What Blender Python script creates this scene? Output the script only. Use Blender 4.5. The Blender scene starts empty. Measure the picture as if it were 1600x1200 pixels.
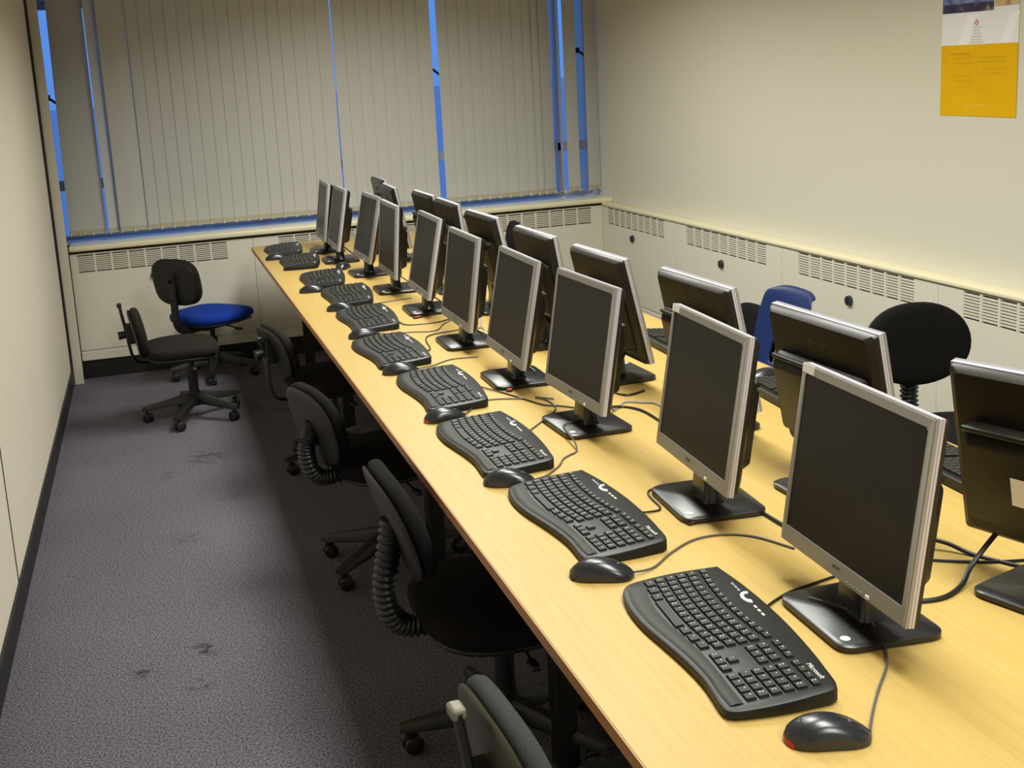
import bpy, bmesh, math, random
from mathutils import Vector, Matrix, Euler
R = math.radians
random.seed(7)
scene = bpy.context.scene
COL = scene.collection

# ------------------------------------------------------------------ camera
cam_d = bpy.data.cameras.new('camera'); cam = bpy.data.objects.new('camera', cam_d)
COL.objects.link(cam); scene.camera = cam
cam_d.sensor_width = 36.0; cam_d.lens = 1800.0 / 1600.0 * 36.0
cam_d.clip_start = 0.02; cam_d.clip_end = 3000
cam.location = (-0.53957, 0.0, 1.62555)
cam.rotation_euler = (1.3790973, 0.06122518, -0.26701513)
cam_d.shift_x = (800 - 715.74) / 1600.0; cam_d.shift_y = (471.53 - 600) / 1600.0   # picture cropped off the lens axis

# ------------------------------------------------------------------ exposure
vs = scene.view_settings
vs.view_transform = 'Standard'; vs.look = 'None'; vs.gamma = 1.0
vs.exposure = 0.06
try: vs.use_curve_mapping = False
except Exception: pass

# ------------------------------------------------------------------ world: even dusk sky
world = bpy.data.worlds.new('dusk_sky'); scene.world = world
world.use_nodes = True
bg = world.node_tree.nodes['Background']
bg.inputs[0].default_value = (0.115, 0.31, 0.90, 1); bg.inputs[1].default_value = 0.92

# ------------------------------------------------------------------ ceiling luminaires
def ceiling_lamp(x, y, sx, sy, power, spread=150):
    l = bpy.data.lights.new('ceiling_lamp', 'AREA'); l.shape = 'RECTANGLE'
    l.size = sx; l.size_y = sy; l.energy = power; l.color = (0.94, 0.955, 0.885); l.spread = R(spread)
    o = bpy.data.objects.new('ceiling_lamp', l); COL.objects.link(o)
    o.location = (x, y, 2.53)
    return o
for (x, y, p) in ((0.68, -0.4, 36), (0.68, 1.5, 36), (0.68, 3.4, 42), (0.68, 5.3, 49)):
    ceiling_lamp(x, y, 0.55, 1.2, p)

# ================================================================== materials
def lin(c):
    return tuple(((v / 255.0) / 12.92 if v / 255.0 <= 0.04045 else ((v / 255.0 + 0.055) / 1.055) ** 2.4) for v in c) + (1.0,)

def mat(name, rgb, rough=0.5, metal=0.0, spec=0.5, noise=0.0, nscale=40.0, bump=0.0, bscale=200.0, emit=None, estr=1.0, coat=0.0, alpha=None):
    m = bpy.data.materials.new(name); m.use_nodes = True
    nt = m.node_tree; b = nt.nodes['Principled BSDF']
    c = lin(rgb)
    b.inputs['Base Color'].default_value = c
    b.inputs['Roughness'].default_value = rough
    b.inputs['Metallic'].default_value = metal
    b.inputs['Specular IOR Level'].default_value = spec
    if coat: b.inputs['Coat Weight'].default_value = coat
    tc = None
    if noise or bump:
        tc = nt.nodes.new('ShaderNodeTexCoord')
    if noise:
        n = nt.nodes.new('ShaderNodeTexNoise'); n.inputs['Scale'].default_value = nscale; n.inputs['Detail'].default_value = 5
        nt.links.new(tc.outputs['Object'], n.inputs['Vector'])
        r = nt.nodes.new('ShaderNodeValToRGB')
        lo = [v * (1 - noise) for v in c[:3]]; hi = [min(1, v * (1 + noise)) for v in c[:3]]
        r.color_ramp.elements[0].position = 0.3; r.color_ramp.elements[1].position = 0.7
        r.color_ramp.elements[0].color = (*lo, 1); r.color_ramp.elements[1].color = (*hi, 1)
        nt.links.new(n.outputs['Fac'], r.inputs['Fac']); nt.links.new(r.outputs['Color'], b.inputs['Base Color'])
    if bump:
        n2 = nt.nodes.new('ShaderNodeTexNoise'); n2.inputs['Scale'].default_value = bscale; n2.inputs['Detail'].default_value = 3
        nt.links.new(tc.outputs['Object'], n2.inputs['Vector'])
        bp = nt.nodes.new('ShaderNodeBump'); bp.inputs['Strength'].default_value = bump; bp.inputs['Distance'].default_value = 0.004
        nt.links.new(n2.outputs['Fac'], bp.inputs['Height']); nt.links.new(bp.outputs['Normal'], b.inputs['Normal'])
    if emit:
        b.inputs['Emission Color'].default_value = lin(emit); b.inputs['Emission Strength'].default_value = estr
    return m

M = {}
M['wall'] = mat('wall_paint', (216, 211, 194), 0.85, spec=0.2, noise=0.025, nscale=120, bump=0.08, bscale=350)
M['partition'] = mat('partition_vinyl', (226, 216, 198), 0.6, spec=0.3, noise=0.025, nscale=60, bump=0.05, bscale=400)
M['post'] = mat('post_paint', (208, 200, 182), 0.5, spec=0.3)
M['ceil'] = mat('ceiling_tile', (190, 186, 178), 0.9)
M['black_skirt'] = mat('black_skirting', (24, 22, 21), 0.5)
M['convector'] = mat('convector_enamel', (226, 220, 202), 0.42, spec=0.4, noise=0.015, nscale=30)
M['sill'] = mat('sill_paint', (240, 231, 196), 0.4, spec=0.4)
M['ledge'] = mat('ledge_paint', (232, 232, 232), 0.5)
M['vent_dark'] = mat('convector_interior', (150, 143, 130), 0.8)
M['dial'] = mat('dial_plastic', (52, 52, 56), 0.35)
M['slat'] = mat('blind_fabric', (192, 191, 186), 0.9, spec=0.1, noise=0.04, nscale=180)
M['weight'] = mat('blind_weight', (176, 170, 148), 0.5)
M['chain'] = mat('blind_chain', (214, 206, 176), 0.4)
M['alu'] = mat('window_aluminium', (205, 202, 206), 0.5)
M['handle_black'] = mat('handle_black', (18, 18, 22), 0.4)
M['edge'] = mat('desk_edge_band', (176, 126, 82), 0.45)
M['black_metal'] = mat('black_steel', (17, 16, 17), 0.45)
M['glint'] = mat('glint_white', (225, 225, 228), 0.35)
M['black_plastic'] = mat('black_plastic', (30, 29, 28), 0.38, noise=0.10, nscale=25)
M['kb_body'] = mat('keyboard_plastic', (22, 22, 20), 0.42, spec=0.35, noise=0.12, nscale=30)
M['kb_palm'] = mat('keyboard_palm_rest', (36, 35, 31), 0.5, spec=0.3, noise=0.14, nscale=25)
M['kb_key'] = mat('keycap_plastic', (27, 26, 24), 0.45, spec=0.35)
M['kb_key_grey'] = mat('keycap_dark_grey', (38, 38, 38), 0.4)
M['legend'] = mat('key_legend', (200, 196, 180), 0.5)
M['silver'] = mat('silver_bezel', (160, 158, 154), 0.34, metal=0.35, noise=0.02, nscale=50)
M['silver_rib'] = mat('silver_rib', (206, 202, 214), 0.32, metal=0.35)
M['screen'] = mat('screen_panel', (19, 15, 13), 0.34, spec=0.28)
M['shell'] = mat('monitor_shell', (30, 26, 21), 0.36, spec=0.4, noise=0.06, nscale=40)
M['neck'] = mat('stand_neck_gloss', (14, 17, 28), 0.2, spec=0.6)
M['stand'] = mat('stand_base_plastic', (32, 31, 32), 0.30, noise=0.14, nscale=22)
M['paper'] = mat('paper_white', (246, 244, 242), 0.7)
M['logo_grey'] = mat('logo_grey', (92, 92, 92), 0.4)
M['logo_dark'] = mat('logo_embossed', (104, 84, 54), 0.4)
M['logo_white'] = mat('logo_white', (214, 214, 208), 0.4)
M['button'] = mat('button_silver', (150, 150, 152), 0.3, metal=0.4)
M['led'] = mat('power_button_white', (236, 232, 226), 0.3)
M['mouse'] = mat('mouse_shell', (36, 36, 40), 0.26, spec=0.6, noise=0.08, nscale=30)
M['mouse_side'] = mat('mouse_side_grey', (58, 58, 64), 0.4)
M['mouse_red'] = mat('mouse_red_lens', (170, 22, 20), 0.25)
M['red_tag'] = mat('cable_tag_red', (205, 52, 30), 0.5)
M['cable'] = mat('cable_grey', (82, 80, 80), 0.45)
M['cable_black'] = mat('cable_black', (22, 21, 21), 0.4)
M['cable_pale'] = mat('cable_pale_grey', (150, 146, 140), 0.5)
M['plug_blue'] = mat('video_plug_blue', (28, 52, 170), 0.4)
M['fabric_black'] = mat('chair_fabric_black', (24, 22, 22), 0.95, spec=0.15, noise=0.22, nscale=260, bump=0.25, bscale=500)
M['fabric_brown'] = mat('chair_fabric_charcoal', (38, 34, 31), 0.95, spec=0.15, noise=0.2, nscale=260, bump=0.25, bscale=500)
M['fabric_grey'] = mat('chair_fabric_slate', (58, 60, 60), 0.95, spec=0.15, noise=0.15, nscale=260, bump=0.25, bscale=500)
M['fabric_blue'] = mat('chair_fabric_blue', (24, 58, 150), 0.95, spec=0.15, noise=0.12, nscale=260, bump=0.2, bscale=500)
M['chair_plastic'] = mat('chair_plastic_black', (23, 22, 20), 0.48, noise=0.1, nscale=30)
M['chair_olive'] = mat('chair_plastic_worn', (58, 55, 42), 0.45, noise=0.12, nscale=20)
M['bellows'] = mat('bellows_rubber', (26, 26, 30), 0.38)
M['knob_grey'] = mat('knob_grey', (118, 114, 98), 0.4)
M['blue_shell'] = mat('blue_polypropylene', (22, 41, 90), 0.42, noise=0.05, nscale=60)
M['chrome'] = mat('chair_chrome', (150, 150, 152), 0.25, metal=0.9)
M['poster_yellow'] = mat('poster_yellow', (230, 178, 4), 0.6, spec=0.15, noise=0.04, nscale=14)
M['poster_yellow_print'] = mat('poster_yellow_print', (218, 166, 6), 0.6, spec=0.15)
M['poster_red_print'] = mat('poster_orange_print', (224, 150, 16), 0.6, spec=0.15)
M['poster_white'] = mat('poster_white', (238, 235, 236), 0.5)
M['poster_band'] = mat('poster_pale_band', (248, 245, 244), 0.5)
M['poster_grey'] = mat('poster_grey_print', (204, 206, 202), 0.5)
M['poster_crest'] = mat('poster_crest_red', (222, 130, 128), 0.5)
M['poster_pale_print'] = mat('poster_pale_print', (232, 190, 60), 0.6, spec=0.15)
M['ground'] = mat('outdoor_ground', (205, 205, 208), 0.9)
M['glass'] = None

def glass_mat():
    m = bpy.data.materials.new('window_glass'); m.use_nodes = True; nt = m.node_tree
    nt.nodes.remove(nt.nodes['Principled BSDF'])
    out = nt.nodes['Material Output']
    t = nt.nodes.new('ShaderNodeBsdfTransparent'); g = nt.nodes.new('ShaderNodeBsdfGlossy'); g.inputs['Roughness'].default_value = 0.02
    mx = nt.nodes.new('ShaderNodeMixShader'); mx.inputs[0].default_value = 0.05
    nt.links.new(t.outputs[0], mx.inputs[1]); nt.links.new(g.outputs[0], mx.inputs[2]); nt.links.new(mx.outputs[0], out.inputs[0])
    return m
M['glass'] = glass_mat()

def wood_mat():
    m = bpy.data.materials.new('beech_laminate'); m.use_nodes = True; nt = m.node_tree; b = nt.nodes['Principled BSDF']
    tc = nt.nodes.new('ShaderNodeTexCoord'); mp = nt.nodes.new('ShaderNodeMapping')
    mp.inputs['Scale'].default_value = (60, 2.2, 1)
    nt.links.new(tc.outputs['Object'], mp.inputs[0])
    n = nt.nodes.new('ShaderNodeTexNoise'); n.inputs['Scale'].default_value = 2.0; n.inputs['Detail'].default_value = 6
    nt.links.new(mp.outputs[0], n.inputs['Vector'])
    r = nt.nodes.new('ShaderNodeValToRGB'); r.color_ramp.elements[0].position = 0.3; r.color_ramp.elements[1].position = 0.72
    r.color_ramp.elements[0].color = lin((178, 148, 80)); r.color_ramp.elements[1].color = lin((187, 157, 90))
    nt.links.new(n.outputs['Fac'], r.inputs['Fac']); nt.links.new(r.outputs['Color'], b.inputs['Base Color'])
    b.inputs['Roughness'].default_value = 0.42; b.inputs['Specular IOR Level'].default_value = 0.4
    return m
M['wood'] = wood_mat()

def carpet_mat():
    m = bpy.data.materials.new('carpet_pile'); m.use_nodes = True; nt = m.node_tree; b = nt.nodes['Principled BSDF']
    L = nt.links.new
    tc = nt.nodes.new('ShaderNodeTexCoord')
    n = nt.nodes.new('ShaderNodeTexNoise'); n.inputs['Scale'].default_value = 170; n.inputs['Detail'].default_value = 4
    L(tc.outputs['Object'], n.inputs['Vector'])
    r = nt.nodes.new('ShaderNodeValToRGB')
    e = r.color_ramp.elements
    e[0].position = 0.34; e[0].color = lin((60, 58, 66)); e[1].position = 0.66; e[1].color = lin((128, 123, 132))
    L(n.outputs['Fac'], r.inputs['Fac'])
    # broad wear
    n2 = nt.nodes.new('ShaderNodeTexNoise'); n2.inputs['Scale'].default_value = 1.6; n2.inputs['Detail'].default_value = 3
    L(tc.outputs['Object'], n2.inputs['Vector'])
    r2 = nt.nodes.new('ShaderNodeValToRGB'); r2.color_ramp.elements[0].position = 0.35; r2.color_ramp.elements[1].position = 0.7
    r2.color_ramp.elements[0].color = (0.86, 0.86, 0.86, 1); r2.color_ramp.elements[1].color = (1, 1, 1, 1)
    L(n2.outputs['Fac'], r2.inputs['Fac'])
    mx = nt.nodes.new('ShaderNodeMix'); mx.data_type = 'RGBA'; mx.blend_type = 'MULTIPLY'; mx.inputs[0].default_value = 1.0
    L(r.outputs['Color'], mx.inputs[6]); L(r2.outputs['Color'], mx.inputs[7])
    prev = mx.outputs[2]
    # dark spilt stains
    n3 = nt.nodes.new('ShaderNodeTexNoise'); n3.inputs['Scale'].default_value = 26; n3.inputs['Detail'].default_value = 2
    L(tc.outputs['Object'], n3.inputs['Vector'])
    for (sx, sy, rad, st) in ((-0.427, 5.178, 0.13, .6), (-0.528, 3.293, 0.06, .8), (-0.704, 3.221, 0.05, .7), (-0.557, 3.079, 0.055, .75), (-0.549, 4.225, 0.09, .35), (-0.60, 5.0, 0.09, .3), (-0.36, 4.6, 0.07, .35)):
        sub = nt.nodes.new('ShaderNodeVectorMath'); sub.operation = 'DISTANCE'; sub.inputs[1].default_value = (sx, sy, 0)
        L(tc.outputs['Object'], sub.inputs[0])
        mr = nt.nodes.new('ShaderNodeMapRange'); mr.inputs[1].default_value = rad * 0.25; mr.inputs[2].default_value = rad
        mr.inputs[3].default_value = 1.0; mr.inputs[4].default_value = 0.0
        L(sub.outputs['Value'], mr.inputs[0])
        add = nt.nodes.new('ShaderNodeMath'); add.operation = 'MULTIPLY'; L(mr.outputs[0], add.inputs[0]); 
        mr2 = nt.nodes.new('ShaderNodeMapRange'); mr2.inputs[1].default_value = 0.42; mr2.inputs[2].default_value = 0.6; mr2.inputs[3].default_value = 0; mr2.inputs[4].default_value = st
        L(n3.outputs['Fac'], mr2.inputs[0]); L(mr2.outputs[0], add.inputs[1])
        mm = nt.nodes.new('ShaderNodeMix'); mm.data_type = 'RGBA'; mm.inputs[7].default_value = lin((40, 34, 34))
        L(add.outputs[0], mm.inputs[0]); L(prev, mm.inputs[6]); prev = mm.outputs[2]
    L(prev, b.inputs['Base Color'])
    b.inputs['Roughness'].default_value = 0.97; b.inputs['Specular IOR Level'].default_value = 0.1
    bp = nt.nodes.new('ShaderNodeBump'); bp.inputs['Strength'].default_value = 0.5; bp.inputs['Distance'].default_value = 0.006
    L(n.outputs['Fac'], bp.inputs['Height']); L(bp.outputs['Normal'], b.inputs['Normal'])
    return m
M['carpet'] = carpet_mat()

def photo_mat(name, seed, cols):
    m = bpy.data.materials.new(name); m.use_nodes = True; nt = m.node_tree; b = nt.nodes['Principled BSDF']
    tc = nt.nodes.new('ShaderNodeTexCoord'); mp = nt.nodes.new('ShaderNodeMapping'); mp.inputs['Location'].default_value = (seed, seed, seed)
    nt.links.new(tc.outputs['Object'], mp.inputs[0])
    n = nt.nodes.new('ShaderNodeTexNoise'); n.inputs['Scale'].default_value = 22; n.inputs['Detail'].default_value = 4
    nt.links.new(mp.outputs[0], n.inputs['Vector'])
    r = nt.nodes.new('ShaderNodeValToRGB'); el = r.color_ramp.elements
    el[0].position = 0.3; el[0].color = lin(cols[0]); el[1].position = 0.72; el[1].color = lin(cols[-1])
    for i, c in enumerate(cols[1:-1]):
        k = el.new(0.3 + 0.42 * (i + 1) / (len(cols) - 1)); k.color = lin(c)
    nt.links.new(n.outputs['Fac'], r.inputs['Fac']); nt.links.new(r.outputs['Color'], b.inputs['Base Color'])
    b.inputs['Roughness'].default_value = 0.4
    return m
M['photo_sky'] = photo_mat('poster_photo_sky', 3.1, [(70, 84, 140), (112, 128, 182), (150, 150, 160)])
M['photo_city'] = photo_mat('poster_photo_skyline', 5.7, [(34, 30, 70), (60, 48, 80), (190, 170, 110)])
M['photo_face'] = photo_mat('poster_photo_warm', 9.3, [(60, 40, 40), (196, 160, 110), (214, 198, 150)])

# ================================================================== mesh helpers
def link(o, parent=None):
    COL.objects.link(o)
    if parent is not None: o.parent = parent
    return o

def mesh_of(bm, name, smooth=False, angle=40):
    bmesh.ops.recalc_face_normals(bm, faces=bm.faces[:])
    me = bpy.data.meshes.new(name); bm.to_mesh(me); bm.free()
    if smooth:
        for p in me.polygons: p.use_smooth = True
        try: me.set_sharp_from_angle(angle=R(angle))
        except Exception: pass
    return me

def ob(name, me, m, parent=None, loc=(0, 0, 0), rot=(0, 0, 0), smooth=False, angle=40):
    if isinstance(me, bmesh.types.BMesh): me = mesh_of(me, name, smooth, angle)
    if m is not None and len(me.materials) == 0: me.materials.append(m)
    o = bpy.data.objects.new(name, me); o.location = loc; o.rotation_euler = rot
    if m is not None and me.materials[0] != m:      # shared mesh, own material
        o.material_slots[0].link = 'OBJECT'; o.material_slots[0].material = m
    return link(o, parent)

def tag(o, label=None, cat=None, group=None, kind=None):
    if label: o['label'] = label
    if cat: o['category'] = cat
    if group: o['group'] = group
    if kind: o['kind'] = kind
    return o

def thing(name, loc, rotz, label, cat, group=None):
    e = bpy.data.objects.new(name, None); e.empty_display_size = 0.05
    e.location = loc; e.rotation_euler = (0, 0, rotz); COL.objects.link(e)
    return tag(e, label, cat, group)

def box(bm, x0, x1, y0, y1, z0, z1, bev=0.0, seg=1):
    vs_ = [bm.verts.new(p) for p in ((x0, y0, z0), (x1, y0, z0), (x1, y1, z0), (x0, y1, z0), (x0, y0, z1), (x1, y0, z1), (x1, y1, z1), (x0, y1, z1))]
    fs = [bm.faces.new([vs_[i] for i in f]) for f in ((0, 3, 2, 1), (4, 5, 6, 7), (0, 1, 5, 4), (1, 2, 6, 5), (2, 3, 7, 6), (3, 0, 4, 7))]
    if bev > 0:
        ed = set(e for f in fs for e in f.edges)
        bmesh.ops.bevel(bm, geom=list(ed), offset=bev, segments=seg, profile=0.5, affect='EDGES')
    return bm

def bx(x0, x1, y0, y1, z0, z1, bev=0.0, seg=1):
    return box(bmesh.new(), x0, x1, y0, y1, z0, z1, bev, seg)

def loft(bm, rings, cap0=True, cap1=True, closed=True):
    vr = [[bm.verts.new(p) for p in ring] for ring in rings]
    n = len(rings[0])
    for a, b in zip(vr[:-1], vr[1:]):
        for i in range(n if closed else n - 1):
            j = (i + 1) % n
            bm.faces.new((a[i], a[j], b[j], b[i]))
    if cap0: bm.faces.new(vr[0][::-1])
    if cap1: bm.faces.new(vr[-1])
    return bm

def frames(path):
    P = [Vector(p) for p in path]; T = []
    for i in range(len(P)):
        a = P[max(0, i - 1)]; b = P[min(len(P) - 1, i + 1)]
        t = b - a
        T.append(t.normalized() if t.length > 1e-9 else Vector((0, 0, 1)))
    up = Vector((0, 0, 1)) if abs(T[0].z) < 0.9 else Vector((1, 0, 0))
    N = []; nrm = (up - T[0] * up.dot(T[0])).normalized()
    for t in T:
        nrm = (nrm - t * nrm.dot(t))
        nrm = nrm.normalized() if nrm.length > 1e-6 else t.orthogonal().normalized()
        N.append(nrm)
    return P, T, N

def tube(bm, path, r, seg=8, flat=None):
    P, T, N = frames(path)
    rings = []
    for i, (p, t, n) in enumerate(zip(P, T, N)):
        b = t.cross(n); rr = r[i] if isinstance(r, (list, tuple)) else r
        fx = 1.0 if flat is None else flat
        rings.append([p + n * (math.cos(2 * math.pi * k / seg) * rr) + b * (math.sin(2 * math.pi * k / seg) * rr * fx) for k in range(seg)])
    return loft(bm, rings)

def smooth_path(pts, n=8):
    P = [Vector(p) for p in pts]; out = []
    for i in range(len(P) - 1):
        p0 = P[max(0, i - 1)]; p1 = P[i]; p2 = P[i + 1]; p3 = P[min(len(P) - 1, i + 2)]
        for k in range(n):
            t = k / n
            out.append(0.5 * ((2 * p1) + (p2 - p0) * t + (2 * p0 - 5 * p1 + 4 * p2 - p3) * t * t + (3 * p1 - p0 - 3 * p2 + p3) * t ** 3))
    out.append(P[-1]); return out

def cyl(bm, p0, p1, r0, r1=None, seg=16):
    return tube(bm, [p0, p1], [r0, r0 if r1 is None else r1], seg)

def superellipse(a, b, n, k=36):
    o = []
    for i in range(k):
        t = 2 * math.pi * i / k; c, s = math.cos(t), math.sin(t)
        o.append((a * math.copysign(abs(c) ** (2 / n), c), b * math.copysign(abs(s) ** (2 / n), s)))
    return o

def round_poly(pts, r=0.02, seg=5):
    """polygon with rounded corners (2-D)"""
    out = []; n = len(pts)
    for i in range(n):
        p0, p1, p2 = Vector(pts[i - 1]), Vector(pts[i]), Vector(pts[(i + 1) % n])
        d0 = (p0 - p1); d1 = (p2 - p1); rr = min(r, d0.length * .45, d1.length * .45)
        a = p1 + d0.normalized() * rr; b = p1 + d1.normalized() * rr
        for k in range(seg + 1):
            t = k / seg
            out.append(tuple((1 - t) ** 2 * a + 2 * t * (1 - t) * p1 + t * t * b))
    return out

def inset_poly(pts, d):
    c = Vector((sum(p[0] for p in pts) / len(pts), sum(p[1] for p in pts) / len(pts)))
    n = len(pts); out = []
    for i in range(n):
        p0, p1, p2 = Vector(pts[i - 1]), Vector(pts[i]), Vector(pts[(i + 1) % n])
        t = (p2 - p0); nn = Vector((-t.y, t.x)).normalized() if t.length > 1e-9 else Vector((0, 0))
        if nn.dot(c - p1) < 0: nn = -nn
        out.append(tuple(p1 + nn * d))
    return out

def text_mesh(body, size, extrude=0.0002, spacing=1.0):
    cu = bpy.data.curves.new('lettering', 'FONT'); cu.body = body; cu.size = size; cu.extrude = extrude
    cu.align_x = 'CENTER'; cu.align_y = 'CENTER'; cu.space_character = spacing; cu.resolution_u = 3
    o = bpy.data.objects.new('lettering_tmp', cu); COL.objects.link(o)
    dg = bpy.context.evaluated_depsgraph_get(); dg.update()
    me = bpy.data.meshes.new_from_object(o.evaluated_get(dg))
    bpy.data.objects.remove(o); bpy.data.curves.remove(cu)
    return me

def to_local(pts, loc, rz):
    c, s = math.cos(-rz), math.sin(-rz); out = []
    for p in pts:
        x, y, z = p[0] - loc[0], p[1] - loc[1], p[2] - loc[2]
        out.append((x * c - y * s, x * s + y * c, z))
    return out

# ================================================================== the room
XL, XR, YB, YN, ZC = -1.092, 2.383, 7.60, -1.6, 2.58
DZ = 0.73
s = ob('floor', bx(XL - .1, XR + .1, YN - .1, YB + .1, -0.05, 0), M['carpet']); tag(s, kind='structure')
s = ob('ceiling', bx(XL - .1, XR + .1, YN - .1, YB + .1, ZC, ZC + .08), M['ceil']); tag(s, kind='structure')
s = ob('wall_right', bx(XR, XR + .1, YN, YB, 0, ZC), M['wall']); tag(s, kind='structure')
s = ob('wall_near', bx(XL - .1, XR + .1, YN - .1, YN, 0, ZC), M['wall']); tag(s, kind='structure')
# far wall: apron under the window and lintel above it
bm = bmesh.new(); box(bm, XL - .1, XR + .1, 7.30, 7.60, 0, 0.783); box(bm, XL - .1, XR + .1, 7.30, 7.60, 2.22, ZC)
s = ob('wall_far', bm, M['wall']); tag(s, kind='structure')
# left partition of two vinyl panels with a dark open joint
s = ob('wall_left', bx(XL - .1, XL - .012, YN, YB, 0, ZC), M['black_skirt']); tag(s, kind='structure')
for (a, b_) in ((YN, 3.822), (3.829, 6.905)):
    ob('wall_panel', bx(XL - .0125, XL, a, b_, 0.0, ZC - .002, 0.0015), M['partition'], s)
ob('joint_strip', bx(XL - .010, XL + .0015, 3.819, 3.832, 0.095, ZC - .002), M['black_skirt'], s)
s = ob('baseboard_left', bx(XL, XL + .010, YN, 6.90, 0, 0.095, 0.002), M['black_skirt']); tag(s, kind='structure')
s = ob('trim_1', bx(-1.080, -1.030, 6.925, 6.975, 0, ZC, 0.002), M['post']); tag(s, 'narrow upright post between left partition and window', None, None, 'structure')
bm = bx(-1.11, -1.080, 6.905, 6.965, 0, ZC)
s = ob('trim_2', bm, M['black_skirt']); tag(s, kind='structure')

# sills
bm = bmesh.new(); box(bm, -1.030, XR, 7.018, 7.262, 0.767, 0.798, 0.008, 3)
s = ob('trim_3', bm, M['sill'], smooth=True); tag(s, 'cream window sill above the far heaters', None, None, 'structure')
bm = bx(2.303, XR, YN, 7.03, 0.753, 0.769, 0.004, 2)
s = ob('trim_4', bm, M['sill'], smooth=True); tag(s, 'cream ledge above the heaters along the right wall', None, None, 'structure')

# ------------------------------------------------------------------ window
WY = 7.42
w = tag(bpy.data.objects.new('window_1', None), 'wide dusk-blue window behind the vertical blinds', None, None, 'structure'); COL.objects.link(w)
ob('window_ledge', bx(XL, XR, 7.262, 7.60, 0.784, 0.800), M['ledge'], w)
def bar(name, x0, x1, z0, z1, d=.05): return ob(name, bx(x0, x1, WY - d / 2, WY + d / 2, z0, z1, 0.003), M['alu'], w)
bar('window_frame', XL, XR, 0.800, 0.820); bar('window_frame', XL, XR, 2.171, 2.23)
bar('transom', XL, XR, 1.100, 1.160, 0.06)
mull = (-1.09, 0.14, 1.245, 2.17, 2.38)
for x in mull: bar('mullion', x - .022, x + .022, 0.820, 2.171, 0.06)
for a, b_ in zip(mull[:-1], mull[1:]):
    for z0, z1 in ((0.820, 1.100), (1.160, 2.171)):
        ob('pane', bx(a + .02, b_ - .02, WY - .003, WY + .003, z0 - .004, z1 + .004), M['glass'], w)
for (x, z) in ((-1.03, 1.632), (1.325, 1.677), (2.344, 1.732)):
    bm = bmesh.new(); tube(bm, [(x - .028, WY - .045, z + .027), (x + .034, WY - .05, z - .026)], 0.0075, 8)
    box(bm, x - .042, x - .018, WY - .055, WY - .028, z + .010, z + .045, .003)
    ob('stay_handle', bm, M['handle_black'], w, smooth=True)

# ground outside, one storey below
s = ob('outdoor_ground', bx(-600, 600, 7.9, 1500, -6.6, -6.5), M['ground']); tag(s, kind='structure')

# ------------------------------------------------------------------ vertical blinds
SL_W, SL_Z0, SL_Z1, SL_Y = 0.087, 0.842, 2.36, 7.205
def slat_mesh(width):
    bm = bmesh.new(); n = 6; t = 0.0005; sec = []
    for i in range(n + 1):
        u = -1 + 2 * i / n; sec.append((u * width / 2, 0.0012 * (1 - u * u)))
    ringa = [(x, -y - t, 0) for x, y in sec] + [(x, -y + t, 0) for x, y in reversed(sec)]
    loft(bm, [[(x, y, SL_Z0) for x, y, _ in ringa], [(x, y, SL_Z1) for x, y, _ in ringa]])
    return mesh_of(bm, 'slat', True, 50)
slat_me = slat_mesh(SL_W)
weight_me = mesh_of(bx(-SL_W * .46, SL_W * .46, -0.003, 0.003, SL_Z0 + .002, SL_Z0 + .030, .001), 'slat_weight')
clip_me = mesh_of(bx(-.003, .003, -.008, .006, SL_Z0 - .004, SL_Z0 + .016, .001), 'chain_clip')
def blind(label, slats):
    e = thing('vertical_blind', (0, SL_Y, 0), 0, label, 'blind', 'vertical window blinds')
    xs = [q[0] for q in slats]
    ob('headrail', bx(min(xs) - .036, max(xs) + .036, -.02, .02, SL_Z1, SL_Z1 + .035, .003), M['alu'], e)
    ch = []
    for (x, a, lean, off) in slats:
        so = ob('slat', slat_me, M['slat'], e, (x, off, 0), (0, R(lean), R(a)))
        if lean:   # keep the hanging point fixed at the rail
            so.location.x = x - math.sin(R(lean)) * SL_Z1
        ob('slat_weight', weight_me, M['weight'], so, (0, -0.001, 0))
        for sx in (-1, 1): ob('chain_clip', clip_me, M['chain'], so, (sx * SL_W * .44, -.004, 0))
    ends = [(q[0] + math.sin(R(q[2])) * (SL_Z0 - SL_Z1)) for q in slats]
    bm = bmesh.new()
    for a, b_ in zip(ends[:-1], ends[1:]):
        pts = [(a + (b_ - a) * k / 4, -.014, SL_Z0 + .010 - .009 * math.sin(math.pi * k / 4)) for k in range(5)]
        tube(bm, pts, 0.0011, 5)
    ob('bottom_chain', bm, M['chain'], e)
    return e
reg = lambda x0, n, p, a=3.6: [(x0 + p * i, a + random.uniform(-.6, .6), random.uniform(-.06, .06), 0.0) for i in range(n)]
left = [(-.955, 4, .9, 0), (-.905, 3.6, .7, .004), (-.846, 3.6, .3, .008), (-.762, 34, -.1, 0), (-.688, 4, -.1, -.014), (-.608, 12, .0, 0), (-.522, 4, 0, 0)] + reg(-.452, 15, .0749)
blind('long grey vertical blind beside the left partition, with bent and gaping slats', left)
blind('middle grey vertical blind between the two slim blue gaps', reg(.690, 8, .0765))
right = reg(1.352, 9, .0707) + [(1.975, 10, 0, -.004), (2.022, 18, 0, -.002), (2.112, 80, 0, 0), (2.190, 4, 0, 0), (2.334, 4, 0, 0)]
blind('right-hand grey vertical blind in the window corner, parted near its end', right)

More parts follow.
